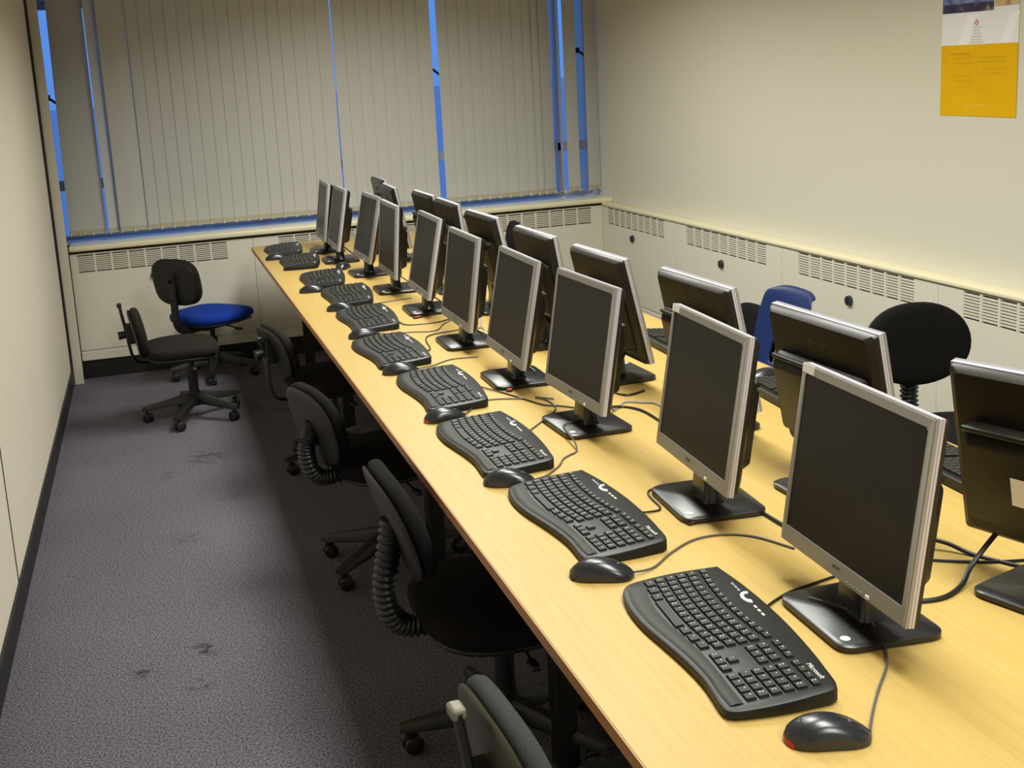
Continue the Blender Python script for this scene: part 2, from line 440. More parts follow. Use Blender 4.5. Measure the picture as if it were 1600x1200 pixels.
# ------------------------------------------------------------------ convector heaters (units with louvred grilles)
def convector(loc, rz, length, v0, v1, label, dial_at, ncol=9):
    """front face looks along local -y; local x runs 0..length; z up"""
    e = thing('convector_heater', loc, rz, label, 'heater', 'louvred convector heaters')
    zb, zt, d = 0.176, 0.752, 0.07
    VZ0, VZ1 = 0.640, 0.744
    bm = bmesh.new()
    box(bm, 0.001, length - .001, 0, d * .2, zb, VZ0); box(bm, 0.001, length - .001, 0, d * .2, VZ1, zt)
    box(bm, 0.001, v0, 0, d * .2, VZ0, VZ1); box(bm, v1, length - .001, 0, d * .2, VZ0, VZ1)
    ob('front_panel', bm, M['convector'], e)
    ob('grille_backing', bx(v0 - .01, v1 + .01, d * .35, d * .4, VZ0 - .01, VZ1 + .004), M['vent_dark'], e)
    nr = 10; pz = (VZ1 - VZ0) / (nr - 1)
    me = mesh_of(bx(v0, v1, 0.0005, 0.009, -.0034, .0034), 'louvre')
    for k in range(1, nr - 1): ob('louvre', me, M['convector'], e, (0, 0, VZ0 + k * pz), (R(0), 0, 0))
    cw = (v1 - v0) / ncol
    dm = mesh_of(bx(-.0055, .0055, -.0006, 0.0095, VZ0, VZ1), 'divider')
    for k in range(1, ncol): ob('divider', dm, M['convector'], e, (v0 + k * cw, 0, 0))
    ob('lower_rail', bx(0, length, -.004, d * .2, 0.112, 0.165, .002), M['convector'], e)
    ob('kick_plate', bx(0, length, .012, d * .4, 0.0, 0.112), M['black_skirt'], e)
    ob('shadow_gap', bx(0, length, .008, d * .2, 0.165, 0.176), M['alu'], e)
    if dial_at is not None:
        bm = bmesh.new(); cyl(bm, (dial_at, 0, .585), (dial_at, -.014, .585), .023, .020, 20)
        dl = ob('control_dial', bm, M['dial'], e, smooth=True)
        ob('dial_grip', bx(dial_at - .004, dial_at + .004, -.019, -.012, .570, .600, .001), M['dial'], dl)
    return e
for (a, b_, v0, v1, lab, dl) in ((-1.030, .035, -.987, -.124, 'louvred wall heater below the window, left of the desk end', -.563),
                                 (.035, 1.218, .19, 1.05, 'louvred wall heater below the window, behind the far end of the desk', None),
                                 (1.218, 2.313, 1.373, 2.232, 'louvred wall heater below the window, in the right corner', None)):
    convector((a, 7.04, 0), 0, b_ - a, v0 - a, v1 - a, lab, None if dl is None else dl - a)
# along the right wall: face looks towards -x -> rotate by -90 deg (local x runs towards -y)
rows = ((7.04, 5.965, 6.947, 6.108, 6.558, 'farthest louvred heater on the right wall, by the window corner'),
        (5.965, 4.818, 5.820, 4.962, 5.412, 'second louvred heater from the window corner on the right wall'),
        (4.818, 3.695, 4.673, 3.838, 4.267, 'louvred heater on the right wall behind the blue plastic chair'),
        (3.695, 2.57, 3.552, 2.715, 3.12, 'louvred heater on the right wall under the yellow poster, cut by the picture edge'))
for (a, b_, v0, v1, dl, lab) in rows:
    convector((2.313, a, 0), R(-90), a - b_, a - v0, a - v1, lab, a - dl)
bm = bmesh.new(); box(bm, 2.313, 2.327, YN, 2.57, 0.176, .752); box(bm, 2.325, XR, YN, 2.57, 0, .112)
s = ob('trim_5', bm, M['convector']); tag(s, kind='structure')

# ------------------------------------------------------------------ poster
e = thing('wall_poster', (XR - .001, 3.592, 1.376), 0, 'tall poster with photo strip, white band and mustard yellow panel', 'poster')
def flat(name, y0, y1, z0, z1, m, t=0.0012, parent=None): return ob(name, bx(-t, 0, y0, y1, z0, z1), m, parent or e)
flat('poster_sheet', -.198, .198, 0.0, .68, M['poster_white'], .0010)
flat('yellow_panel', -.1985, .1985, -.001, .255, M['poster_yellow'], .0016)
flat('photo', -.075, .197, .370, .68, M['photo_sky'], .0016)
flat('photo', -.197, -.080, .382, .68, M['photo_face'], .0016)
flat('photo_skyline', -.075, .197, .370, .402, M['photo_city'], .0019)
for (a, t) in ((.11, .055), (-.11, .045)):
    bm = bmesh.new(); loft(bm, [[(-.0013, a + .0, .25), (-.0013, a - t, .25), (-.0013, a - t - .05, .36), (-.0013, a - .05, .36)], [(-.0011, a, .25), (-.0011, a - t, .25), (-.0011, a - t - .05, .36), (-.0011, a - .05, .36)]])
    ob('pale_band', bm, M['poster_band'], e)
bm = bmesh.new()
for (dy, dz, w_, h_) in ((0, .008, .010, .007), (-.007, .0, .008, .010), (.007, .0, .008, .010), (0, -.008, .007, .006)):
    box(bm, -.0019, 0, .012 + dy - w_ / 2, .012 + dy + w_ / 2, .331 + dz - h_ / 2, .331 + dz + h_ / 2)
ob('crest', bm, M['poster_crest'], e)
for i, wd in enumerate((.045, .028, .036, .05, .058, .062)):
    flat('print_line', .010 - wd / 2, .010 + wd / 2, .312 - i * .0105, .3165 - i * .0105, M['poster_grey'], .0014)
for (y0, y1, z) in ((.03, .135, .205), (.03, .125, .185), (-.14, -.005, .205), (-.14, -.005, .190), (-.14, .0, .148), (.035, .13, .14), (.02, .12, .123), (-.14, -.02, .165)):
    flat('print_line', y0, y1, z, z + .006, M['poster_yellow_print'], .0019)
flat('print_line', .04, .145, .218, .226, M['poster_red_print'], .0019)
flat('print_line', -.05, .06, .036, .041, M['poster_pale_print'], .0019)
e.rotation_euler = (R(.6), 0, 0)

# ================================================================== the long desk
DY0, DY1, DX1 = 0.45, 6.787, 1.182
e = thing('long_desk', (0, 0, 0), 0, 'long beech laminate desk carrying both rows of monitors', 'desk')
ob('desk_top', bx(.002, DX1 - .002, DY0, DY1 - .002, DZ - .022, DZ, .0012), M['wood'], e)
bm = bmesh.new(); box(bm, 0, .002, DY0, DY1, DZ - .0225, DZ - .0005); box(bm, DX1 - .002, DX1, DY0, DY1, DZ - .0225, DZ - .0005); box(bm, 0, DX1, DY1 - .002, DY1, DZ - .0225, DZ - .0005)
ob('edge_band', bm, M['edge'], e)
for y in (6.68, 5.35, 3.62, 2.37, 1.0):
    for x in (.275, .905):
        ob('leg', bx(x - .0275, x + .0275, y - .0275, y + .0275, 0, DZ - .022, .004), M['black_metal'], e)
    ob('cross_rail', bx(.27, .90, y - .0175, y + .0175, DZ - .065, DZ - .022, .003), M['black_metal'], e)
for x in (.275, .905): ob('long_rail', bx(x - .02, x + .02, DY0 + .1, DY1 - .06, DZ - .058, DZ - .022, .003), M['black_metal'], e)
s = ob('glint_strip', bx(.425, .465, .5, 6.68, 0.0, .03, .003), M['glint']); tag(s, 'low white strip added for the glints under the desk', 'glint strip')  # added strip whose white colour stands in for glints under the desk

# ================================================================== monitors
MW, MH = 0.3626, 0.314
def ring_frame(bm, x0, x1, W, H, z0, tt, ts, tb, o=0.0):
    """rectangular frame in the y-z plane between x0 and x1, outer inset o"""
    out = [(-W / 2 + o, z0 + o), (W / 2 - o, z0 + o), (W / 2 - o, z0 + H - o), (-W / 2 + o, z0 + H - o)]
    inn = [(-W / 2 + ts, z0 + tb), (W / 2 - ts, z0 + tb), (W / 2 - ts, z0 + H - tt), (-W / 2 + ts, z0 + H - tt)]
    v = {}
    for tagx, x in (('a', x0), ('b', x1)):
        v[tagx + 'o'] = [bm.verts.new((x, y, z)) for y, z in out]; v[tagx + 'i'] = [bm.verts.new((x, y, z)) for y, z in inn]
    for i in range(4):
        j = (i + 1) % 4
        bm.faces.new((v['ao'][i], v['ao'][j], v['ai'][j], v['ai'][i])); bm.faces.new((v['bo'][i], v['bi'][i], v['bi'][j], v['bo'][j]))
        bm.faces.new((v['ao'][i], v['bo'][i], v['bo'][j], v['ao'][j])); bm.faces.new((v['ai'][i], v['ai'][j], v['bi'][j], v['bi'][i]))
def make_monitor_meshes():
    D = {}
    bm = bmesh.new(); ring_frame(bm, 0.0, .0065, MW, MH, 0, .0165, .0125, .029)
    bmesh.ops.bevel(bm, geom=[e_ for e_ in bm.edges if all(abs(v.co.x) < 1e-6 for v in e_.verts) and (abs(abs(e_.verts[0].co.y) - MW / 2) < 1e-6 or abs(e_.verts[0].co.z) < 1e-6 or abs(e_.verts[0].co.z - MH) < 1e-6)], offset=.0022, segments=2, affect='EDGES')
    D['bezel'] = mesh_of(bm, 'bezel', True, 35)
    bm = bmesh.new()
    ring_frame(bm, .0065, .0080, MW, MH, 0, .02, .02, .02, .0014); ring_frame(bm, .0080, .0115, MW, MH, 0, .02, .02, .02, .0002)
    ring_frame(bm, .0115, .0128, MW, MH, 0, .02, .02, .02, .0014); ring_frame(bm, .0128, .0170, MW, MH, 0, .02, .02, .02, .0002)
    D['bezel_rib'] = mesh_of(bm, 'bezel_rib')
    D['screen'] = mesh_of(bx(.0022, .006, -MW / 2 + .0115, MW / 2 - .0115, .028, MH - .0155), 'screen')
    # rear shell: shallow tray plus stepped hump
    bm = bmesh.new()
    def rr(x, y, z0, z1, r=.012): return [(x, a, b_) for a, b_ in round_poly([(-y, z0), (y, z0), (y, z1), (-y, z1)], r, 3)]
    W2 = MW / 2
    loft(bm, [rr(.0170, W2 - .0015, .0015, MH - .0015, .006), rr(.026, W2 - .003, .003, MH - .003, .008), rr(.036, W2 - .016, .014, MH - .010, .012)])
    D['rear_shell'] = mesh_of(bm, 'rear_shell', True, 30)
    bm = bmesh.new()
    loft(bm, [rr(.035, W2 - .028, .040, .222, .014), rr(.050, W2 - .033, .046, .216, .012), rr(.062, W2 - .040, .052, .202, .010), rr(.064, W2 - .046, .058, .194, .008)])
    D['rear_hump'] = mesh_of(bm, 'rear_hump', True, 30)
    bm = bmesh.new(); tube(bm, [(.053, -W2 + .036, .214), (.058, -W2 + .05, .2165), (.058, W2 - .05, .2165), (.053, W2 - .036, .214)], .0055, 8)
    D['rear_ridge'] = mesh_of(bm, 'rear_ridge', True, 50)
    D['label'] = mesh_of(bx(.0640, .0645, -.082, -.022, .110, .160), 'rating_label')
    bm = bmesh.new()
    for k in range(5): box(bm, -.0022, .001, -.060 - k * .009, -.054 - k * .009, .0055, .0090, .0004)
    D['button'] = mesh_of(bx(-.0016, .001, -.003, .003, -.0018, .0018, .0004), 'button'); bm.free()
    D['power'] = mesh_of(bx(-.0018, .001, -.0045, .0045, -.0028, .0028, .0006), 'power_button')
    # neck and base (monitor frame)
    bm = bmesh.new()
    def rc(z, x0, x1, y, r): return [(a, b_, z) for a, b_ in round_poly([(x0, -y), (x1, -y), (x1, y), (x0, y)], r, 3)]
    loft(bm, [rc(.010, .018, .064, .046, .010), rc(.022, .022, .058, .040, .010), rc(.060, .024, .056, .036, .010), rc(.150, .040, .064, .034, .008), rc(.190, .048, .070, .034, .008)])
    D['stand_neck'] = mesh_of(bm, 'stand_neck', True, 40)
    bm = bmesh.new()
    def rb(z, i): return [(a, b_, z) for a, b_ in round_poly([(-.050 + i, -.102 + i), (.128 - i, -.108 + i), (.128 - i, .108 - i), (-.050 + i, .102 - i)], .030, 6)]
    loft(bm, [rb(0, .004), rb(.003, 0), rb(.011, 0), rb(.014, .004)])
    D['stand_base'] = mesh_of(bm, 'stand_base', True, 40)
    bm = bmesh.new(); cyl(bm, (-.030, -.076, .014), (-.030, -.076, .0148), .008, None, 14)
    D['stand_badge'] = mesh_of(bm, 'stand_badge')
    D['logo'] = text_mesh('acer', .013, .0003)
    D['logo_back'] = text_mesh('acer', .036, .0004)
    D['sticker'] = mesh_of(bx(-.0006, .0002, .0, .036, .0, .0145), 'asset_sticker')
    return D
MD = make_monitor_meshes()
def monitor(x, y, zb, yaw, tilt, label, group, sticker=False, rear_label=True, label_at=(0, .02, -.012)):
    zb = zb - DZ
    e = thing('monitor', (x, y, DZ), R(yaw), label, 'monitor', group)
    loc = (0, 0, zb); rot = (0, R(tilt), 0)
    bz = ob('bezel', MD['bezel'], M['silver'], e, loc, rot)
    ob('bezel_rib', MD['bezel_rib'], M['silver_rib'], bz)
    lg = ob('logo', MD['logo'], M['logo_grey'], bz, (-.0004, .004, .0185), (R(90), 0, R(-90)))
    for k in range(5): ob('button', MD['button'], M['button'], bz, (0, -.030 - k * .0095, .0062))
    ob('power_button', MD['power'], M['led'], bz, (0, -.086, .0068))
    if sticker: ob('asset_sticker', MD['sticker'], M['paper'], bz, (0, MW / 2 - .038, MH - .0152))
    ob('screen', MD['screen'], M['screen'], e, loc, rot)
    rs = ob('rear_shell', MD['rear_shell'], M['shell'], e, loc, rot)
    ob('rear_hump', MD['rear_hump'], M['shell'], rs); ob('rear_ridge', MD['rear_ridge'], M['shell'], rs)
    if rear_label:
        ob('rating_label', MD['label'], M['paper'], rs, label_at)
        ob('rear_logo', MD['logo_back'], M['logo_dark'], rs, (.0365, 0.0, .262), (R(90), 0, R(90)))
    ob('stand_neck', MD['stand_neck'], M['neck'], e, (0, 0, 0))
    sb = ob('stand_base', MD['stand_base'], M['stand'], e)
    ob('stand_badge', MD['stand_badge'], M['logo_white'], sb)
    return e
ORD = ['nearest', 'second', 'third', 'fourth', 'fifth', 'sixth', 'seventh', 'eighth', 'ninth', 'farthest']
LM = [(0.450, 1.515, .805, -2.2, 8.4), (0.466, 2.070, .810, -3.7, 9.0), (0.438, 2.675, .807, 2.3, 9.6), (0.418, 3.193, .805, -0.9, 11.2), (0.416, 3.738, .805, -0.2, 8.7),
      (0.435, 4.370, .805, -1.3, 11.9), (0.418, 4.889, .805, -0.9, 5.3), (0.398, 5.401, .805, 1.4, 12.9), (0.343, 5.907, .805, -0.8, 11.1), (0.338, 6.312, .805, -1.8, 8.6)]
LL = ['large silver-framed monitor nearest the camera, dark screen, white sticker on its top corner',
      'silver-framed monitor with white corner sticker, second from the camera, red tag by its stand',
      'third silver-framed dark-screen monitor from the camera in the aisle-side row',
      'fourth silver-framed dark-screen monitor from the camera in the aisle-side row',
      'fifth silver-framed dark-screen monitor from the camera in the aisle-side row',
      'sixth silver-framed dark-screen monitor from the camera in the aisle-side row',
      'seventh silver-framed monitor from the camera, most upright of the aisle-side row',
      'third silver-framed monitor from the window end of the aisle-side row',
      'second silver-framed monitor from the window end of the aisle-side row',
      'farthest silver-framed monitor of the aisle-side row, beside the window heater']
for i, q in enumerate(LM): monitor(*q, LL[i], 'monitors facing the aisle', sticker=(i < 2))
RM = [(0.856, 1.456, .805, 198.4, 11.1), (0.801, 1.998, .805, 181.8, 10.1), (0.806, 2.551, .805, 181.6, 11.7), (0.775, 3.091, .805, 182.3, 12.7), (0.736, 3.604, .805, 181.5, 8.6),
      (0.758, 4.246, .805, 181.9, 11.7), (0.727, 4.752, .805, 179.7, 6.3), (0.769, 5.251, .805, 180.6, 11.4), (0.709, 5.770, .805, 177.9, 10.5), (0.759, 6.288, .805, 178.9, 9.8)]
RL = ['black back of the monitor at the right picture edge, turned askew with a rating label',
      'black-backed monitor with a label, just in front of the blue plastic chair',
      'third black-backed monitor from the camera in the wall-side row',
      'fourth black-backed monitor from the camera, blue plug showing below its back',
      'fifth black-backed monitor from the camera in the wall-side row',
      'sixth black-backed monitor from the camera in the wall-side row',
      'seventh black-backed monitor from the camera in the wall-side row',
      'third black-backed monitor from the window end of the wall-side row',
      'second black-backed monitor from the window end of the wall-side row',
      'farthest black-backed monitor of the wall-side row, against the blinds']
for i, q in enumerate(RM):
    mo = monitor(*q, RL[i], 'monitors facing the right wall', label_at=(0, .085, .030) if i == 1 else (0, .02, -.012))
    if i == 3:
        ob('video_plug', bx(.05, .066, -.085, -.055, .100, .135, .003), M['plug_blue'], mo)

# ================================================================== keyboards
KB_OUT = [(.085, .214), (.093, .16), (.099, .10), (.1025, .03), (.1025, -.03), (.099, -.10), (.093, -.16), (.083, -.212), (.045, -.221), (0, -.224), (-.05, -.222), (-.078, -.216),
          (-.085, -.200), (-.083, -.165), (-.081, -.12), (-.086, -.06), (-.096, .005), (-.105, .06), (-.108, .11), (-.106, .15), (-.098, .19), (-.082, .212), (-.05, .219), (0, .222), (.045, .219)]
KS = 0.062
def ztop(x): return 0.0135 + (x + .108) * KS
SLOPE = math.atan(KS)
def kcurve(y): return -.015 * max(0.0, 1 - ((y - .085) / .15) ** 2)
KEYS = []   # (x, y, wx, wy)
p = .0186
for r_ in range(6):
    x = .055 - r_ * .0192 - (0.0 if r_ else -.003)
    hx = .0172 if r_ else .013
    if r_ < 5:
        for c in range(14): KEYS.append((x, .196 - c * p, hx, .0170))
    else:
        for (yy, wy) in ((.192, .022), (.166, .022), (.140, .022), (.078, .094), (.016, .022), (-.010, .022), (-.036, .022)): KEYS.append((x, yy, hx, wy))
    for c in range(3):
        if r_ in (3,) or (r_ == 4 and c != 1): continue
        KEYS.append((x, -.074 - c * p, hx, .0170))
    for c in range(4): KEYS.append((x, -.138 - c * p, hx, .0170))
def key_bm(bm, cx, cy, cz, wx, wy, h=.0040):
    a = [(cx - wx / 2, cy - wy / 2), (cx + wx / 2, cy - wy / 2), (cx + wx / 2, cy + wy / 2), (cx - wx / 2, cy + wy / 2)]
    t = .0018
    b_ = [(cx - wx / 2 + t, cy - wy / 2 + t), (cx + wx / 2 - t, cy - wy / 2 + t), (cx + wx / 2 - t, cy + wy / 2 - t), (cx - wx / 2 + t, cy + wy / 2 - t)]
    f = lambda X: (X - cx) * KS
    loft(bm, [[(x_, y_, cz + f(x_) - .002) for x_, y_ in a], [(x_, y_, cz + f(x_) + h) for x_, y_ in b_]], cap0=False)
def kb_meshes():
    D = {}
    out = [tuple(v) for v in smooth_path([(a, b_, 0) for a, b_ in KB_OUT + KB_OUT[:1]], 3)][:-1]
    out = [(a, b_) for a, b_, _ in out]
    i1 = inset_poly(out, .004); i2 = inset_poly(out, .0015); i3 = inset_poly(out, .006)
    bm = bmesh.new()
    loft(bm, [[(x, y, 0) for x, y in i1], [(x, y, .004) for x, y in out], [(x, y, ztop(x) - .005) for x, y in out], [(x, y, ztop(x) - .0015) for x, y in i2], [(x, y, ztop(x)) for x, y in i3]])
    D['body'] = mesh_of(bm, 'keyboard_body', True, 35)
    # padded palm rest following the front edge
    fr = [(-.0775, -.205), (-.078, -.165), (-.0755, -.12), (-.080, -.06), (-.090, .005), (-.099, .06), (-.102, .11), (-.100, .15), (-.092, .19)]
    bk = [(-.055, -.205), (-.055, -.165), (-.054, -.12), (-.055, -.06), (-.062, .005), (-.069, .06), (-.070, .11), (-.066, .15), (-.057, .19)]
    f2 = smooth_path([(a, b_, 0) for a, b_ in fr], 3); k2 = smooth_path([(a, b_, 0) for a, b_ in bk], 3)
    bm = bmesh.new(); rows_ = []
    for f_, k_ in zip(f2, k2):
        m_ = (f_ + k_) / 2
        rows_.append([(f_.x, f_.y, ztop(f_.x) - .001), (f_.x * .8 + k_.x * .2, f_.y, ztop(f_.x) + .0018), (m_.x, m_.y, ztop(m_.x) + .0026), (k_.x, k_.y, ztop(k_.x) + .0012), (k_.x + .001, k_.y, ztop(k_.x) - .001)])
    loft(bm, rows_)
    D['palm'] = mesh_of(bm, 'palm_rest', True, 50)
    bm = bmesh.new()
    for (x, y, wx, wy) in KEYS: key_bm(bm, x + kcurve(y), y, ztop(x + kcurve(y)), wx, wy)
    D['keys'] = mesh_of(bm, 'keys')
    bm = bmesh.new()
    rnd = random.Random(3)
    for (x, y, wx, wy) in KEYS:
        if wy > .05: continue
        X = x + kcurve(y); k = rnd.choice((.0016, .0022, .0028))
        for q in range(rnd.choice((1, 1, 2))):
            cx, cy = X + .002 - q * .0045, y + .002
            z = ztop(X) + .0042 + (cx - X) * KS
            loft(bm, [[(cx - .0010, cy - k / 2, z), (cx + .0010, cy - k / 2, z), (cx + .0010, cy + k / 2, z), (cx - .0010, cy + k / 2, z)],
                      [(cx - .0010, cy - k / 2, z + .0001), (cx + .0010, cy - k / 2, z + .0001), (cx + .0010, cy + k / 2, z + .0001), (cx - .0010, cy + k / 2, z + .0001)]])
    D['legends'] = mesh_of(bm, 'legends')
    # pale crescent volume control, small media buttons
    bm = bmesh.new(); rings = []
    for k in range(15):
        t = R(60 + 200 * k / 14); r0, r1 = .010, .0165
        cx, cy = .083, .080
        pts = [(cx + math.cos(t) * r0 * .75, cy + math.sin(t) * r0 * 1.25), (cx + math.cos(t) * r1 * .75, cy + math.sin(t) * r1 * 1.25)]
        rings.append([(pts[0][0], pts[0][1], ztop(pts[0][0])), (pts[1][0], pts[1][1], ztop(pts[1][0])), (pts[1][0], pts[1][1], ztop(pts[1][0]) + .002), (pts[0][0], pts[0][1], ztop(pts[0][0]) + .003)])
    loft(bm, rings); D['crescent'] = mesh_of(bm, 'volume_crescent', True, 60)
    D['media'] = mesh_of(bx(-.0022, .0022, -.0045, .0045, 0, .0016, .0006), 'media_button')
    D['logo'] = text_mesh('Microsoft', .0115, .0002)
    D['led'] = mesh_of(bx(-.002, .002, -.002, .002, 0, .0008), 'status_light')
    return D
KD = kb_meshes()
key_cache = {}
def keyboard(x, y, yaw, label, detailed=False, group='black curved keyboards'):
    e = thing('keyboard', (x, y, DZ), R(yaw), label, 'keyboard', group)
    b_ = ob('keyboard_body', KD['body'], M['kb_body'], e)
    ob('palm_rest', KD['palm'], M['kb_palm'], e)
    if detailed:
        for (kx, ky, wx, wy) in KEYS:
            k = (wx, wy)
            if k not in key_cache:
                bm = bmesh.new(); key_bm(bm, 0, 0, 0, wx, wy); key_cache[k] = mesh_of(bm, 'key')
            X = kx + kcurve(ky); ob('key', key_cache[k], M['kb_key'], e, (X, ky, ztop(X)))
    else:
        tag(ob('keys', KD['keys'], M['kb_key'], e), kind='stuff')
    tag(ob('legends', KD['legends'], M['legend'], e), kind='stuff')
    ob('volume_crescent', KD['crescent'], M['logo_white'], b_)
    for yy in (.112, .124, .136, .046, .032, .018): ob('media_button', KD['media'], M['legend'] if abs(yy - .130) > .02 else M['button'], b_, (.079 + .0 * yy, yy, ztop(.079)), (0, -SLOPE, 0))
    ob('lettering', KD['logo'], M['logo_white'], b_, (.074, -.165, ztop(.074) + .0004), (0, 0, R(-90)))
    ob('status_light', KD['led'], M['logo_white'], b_, (.062, -.188, ztop(.062)))
    return e
KBL = [(0.252, 1.526, -4.7), (0.240, 2.088, 0.7), (0.209, 2.614, -0.5), (0.221, 3.169, -1.8), (0.188, 3.722, 0.9), (0.220, 4.302, -2.4), (0.235, 4.836, -5.0), (0.202, 5.328, -7.0), (0.178, 5.955, -7.0), (0.153, 6.448, -4.8)]
KLL = ['black curved keyboard nearest the camera, keys clearly visible', 'second black curved keyboard from the camera, a mouse against its near end',
       'third black curved keyboard from the camera on the aisle side', 'fourth black curved keyboard from the camera, beside the red-tailed mouse',
       'fifth black curved keyboard from the camera on the aisle side', 'sixth black curved keyboard from the camera on the aisle side',
       'seventh black curved keyboard from the camera on the aisle side', 'third black curved keyboard from the window end, a mouse behind it',
       'second black curved keyboard from the window end of the desk', 'farthest black curved keyboard at the desk corner by the window']
for i, q in enumerate(KBL): keyboard(*q, KLL[i], detailed=(i < 2))

# flat keyboards of the wall-side row
def flat_kb_meshes():
    D = {}
    bm = bmesh.new()
    rp = lambda i: round_poly([(-.078 + i, -.222 + i), (.078 - i, -.222 + i), (.078 - i, .222 - i), (-.078 + i, .222 - i)], .012, 4)
    zt = lambda x: .012 + (x + .078) * .09
    loft(bm, [[(x, y, 0) for x, y in rp(.003)], [(x, y, .004) for x, y in rp(0)], [(x, y, zt(x) - .003) for x, y in rp(0)], [(x, y, zt(x)) for x, y in rp(.004)]])
    D['body'] = mesh_of(bm, 'flat_body', True, 35)
    bm = bmesh.new()
    for r_ in range(6):
        x = .055 - r_ * .0205
        for c in range(15): box(bm, x - .008, x + .008, .205 - c * .0186 - .0155, .205 - c * .0186, zt(x) - .002, zt(x) + .007, 0)
        for c in range(3): box(bm, x - .008, x + .008, -.088 - c * .0186 - .0155, -.088 - c * .0186, zt(x) - .002, zt(x) + .007, 0)
        for c in range(4): box(bm, x - .008, x + .008, -.146 - c * .0186 - .0135, -.146 - c * .0186, zt(x) - .002, zt(x) + .007, 0)
    D['keys'] = mesh_of(bm, 'flat_keys')
    return D
FD = flat_kb_meshes()
for i, (x, y, yaw, lab) in enumerate(((1.071, 1.959, 178, 'black straight keyboard behind the nearest silver monitor, on the wall side'),
                                      (1.061, 2.579, 176, 'black straight keyboard on the wall side below the blue plastic chair'),
                                      (1.055, 3.294, 178, 'black straight keyboard on the wall side beside the fourth black-backed monitor'))):
    e = thing('keyboard', (x, y, DZ), R(yaw), lab, 'keyboard', 'black straight keyboards')
    ob('keyboard_body', FD['body'], M['kb_body'], e); tag(ob('keys', FD['keys'], M['kb_key_grey'], e), kind='stuff')
    ob('foot', bx(.045, .060, -.19, -.165, -.0, .004), M['kb_body'], e)

# ================================================================== mice
def mouse_meshes():
    D = {}
    N = 18; K = 15
    def prof(s):
        w = .0325 * (1 - abs(2 * s - 1) ** 3.2) ** .5 * (1 - .12 * math.sin(math.pi * s)) + .0008
        h = .039 * (math.sin(math.pi * min(1, max(0, (s * .86 + .08)))) ** .8) * (1.0 - .25 * s)
        return w, max(.008, h)
    def surf(s0, s1, k=1.0, n=N):
        bm = bmesh.new(); rings = []
        for i in range(n + 1):
            s_ = s0 + (s1 - s0) * i / n; w, h = prof(s_); x = -.058 + .116 * s_
            ring = []
            for j in range(K + 1):
                t = math.pi * j / K; c, sn = math.cos(t), math.sin(t)
                ring.append((x, w * k * math.copysign(abs(c) ** .75, c), .002 + (h * k - .002) * abs(sn) ** .8))
            rings.append(ring)
        loft(bm, rings); return bm
    D['body'] = mesh_of(surf(.004, .996), 'mouse_body', True, 55)
    bm = surf(.003, .075, 1.02, 5)
    for v in bm.verts: v.co.z *= .62; v.co.x -= .0008
    D['tail'] = mesh_of(bm, 'mouse_tail', True, 55)
    bm = bmesh.new(); cyl(bm, (.030, -.0035, .0180), (.030, .0035, .0180), .0085, None, 14); D['wheel'] = mesh_of(bm, 'scroll_wheel', True)
    bm = bmesh.new(); rings = []
    for i in range(8):
        s_ = .62 + .36 * i / 7; h = prof(s_)[1]; x = -.058 + .116 * s_
        rings.append([(x, -.0005, h - .002), (x, .0005, h - .002), (x, .0005, h + .0003), (x, -.0005, h + .0003)])
    loft(bm, rings); D['split'] = mesh_of(bm, 'button_split')
    D['logo'] = text_mesh('Microsoft', .0062, .0002)
    return D
SD = mouse_meshes()
def mouse(x, y, yaw, label, red=False, cable=None, letter=False):
    e = thing('computer_mouse', (x, y, DZ), R(yaw), label, 'mouse', 'black corded mice')
    ob('mouse_body', SD['body'], M['mouse'], e)
    ob('mouse_tail', SD['tail'], M['mouse_red'] if red else M['black_plastic'], e)
    ob('scroll_wheel', SD['wheel'], M['mouse_side'], e); ob('button_split', SD['split'], M['handle_black'], e)
    if letter: ob('lettering', SD['logo'], M['logo_grey'], e, (-.036, 0, .0335), (0, R(-24), R(-90)))
    if cable:
        f = Vector((x, y, DZ)) + Vector((math.cos(R(yaw)) * .056, math.sin(R(yaw)) * .056, .008))
        pts = [tuple(f)] + [(a, b_, DZ + (c_ if c_ else .003)) for a, b_, c_ in cable]
        bm = bmesh.new(); tube(bm, smooth_path(to_local(pts, (x, y, DZ), R(yaw)), 6), .0021, 7)
        ob('mouse_cable', bm, M['cable'], e, smooth=True)
    return e
mouse(0.254, 1.234, -15, 'black mouse with red tail, in front of the nearest keyboard', True, [(0.346, 1.267, 0), (0.387, 1.313, 0), (0.442, 1.371, .0), (0.476, 1.431, .006), (0.483, 1.484, .017), (0.462, 1.539, .0175), (0.439, 1.578, .0175)], True)
mouse(0.171, 1.820, -22, 'black mouse against the near end of the second keyboard', False, [(0.269, 1.814, 0), (0.328, 1.862, 0), (0.393, 1.899, 0), (0.454, 1.899, 0), (0.503, 1.865, 0), (0.541, 1.789, 0)])
mouse(0.166, 2.350, -20, 'black mouse against the near end of the third keyboard', False, [(0.258, 2.358, 0), (0.305, 2.407, 0), (0.330, 2.447, 0), (0.356, 2.469, 0), (0.379, 2.487, 0), (0.388, 2.524, .016), (0.397, 2.607, .0175), (0.413, 2.657, .0175), (0.474, 2.677, .0175)])
mouse(0.159, 2.892, 2, 'small red-tailed black mouse against the fourth keyboard', True, [(0.243, 2.939, 0), (0.280, 2.992, 0), (0.330, 3.012, 0), (0.412, 2.977, 0)])
mouse(0.160, 3.447, -6, 'black mouse against the near end of the fifth keyboard', False, [(0.272, 3.477, 0), (0.347, 3.527, 0), (0.433, 3.516, 0)])
mouse(0.152, 4.020, 0, 'black mouse against the near end of the sixth keyboard', False, [(0.248, 4.017, 0), (0.315, 4.001, 0), (0.406, 3.977, 0), (0.462, 4.074, 0), (0.515, 4.134, 0)])
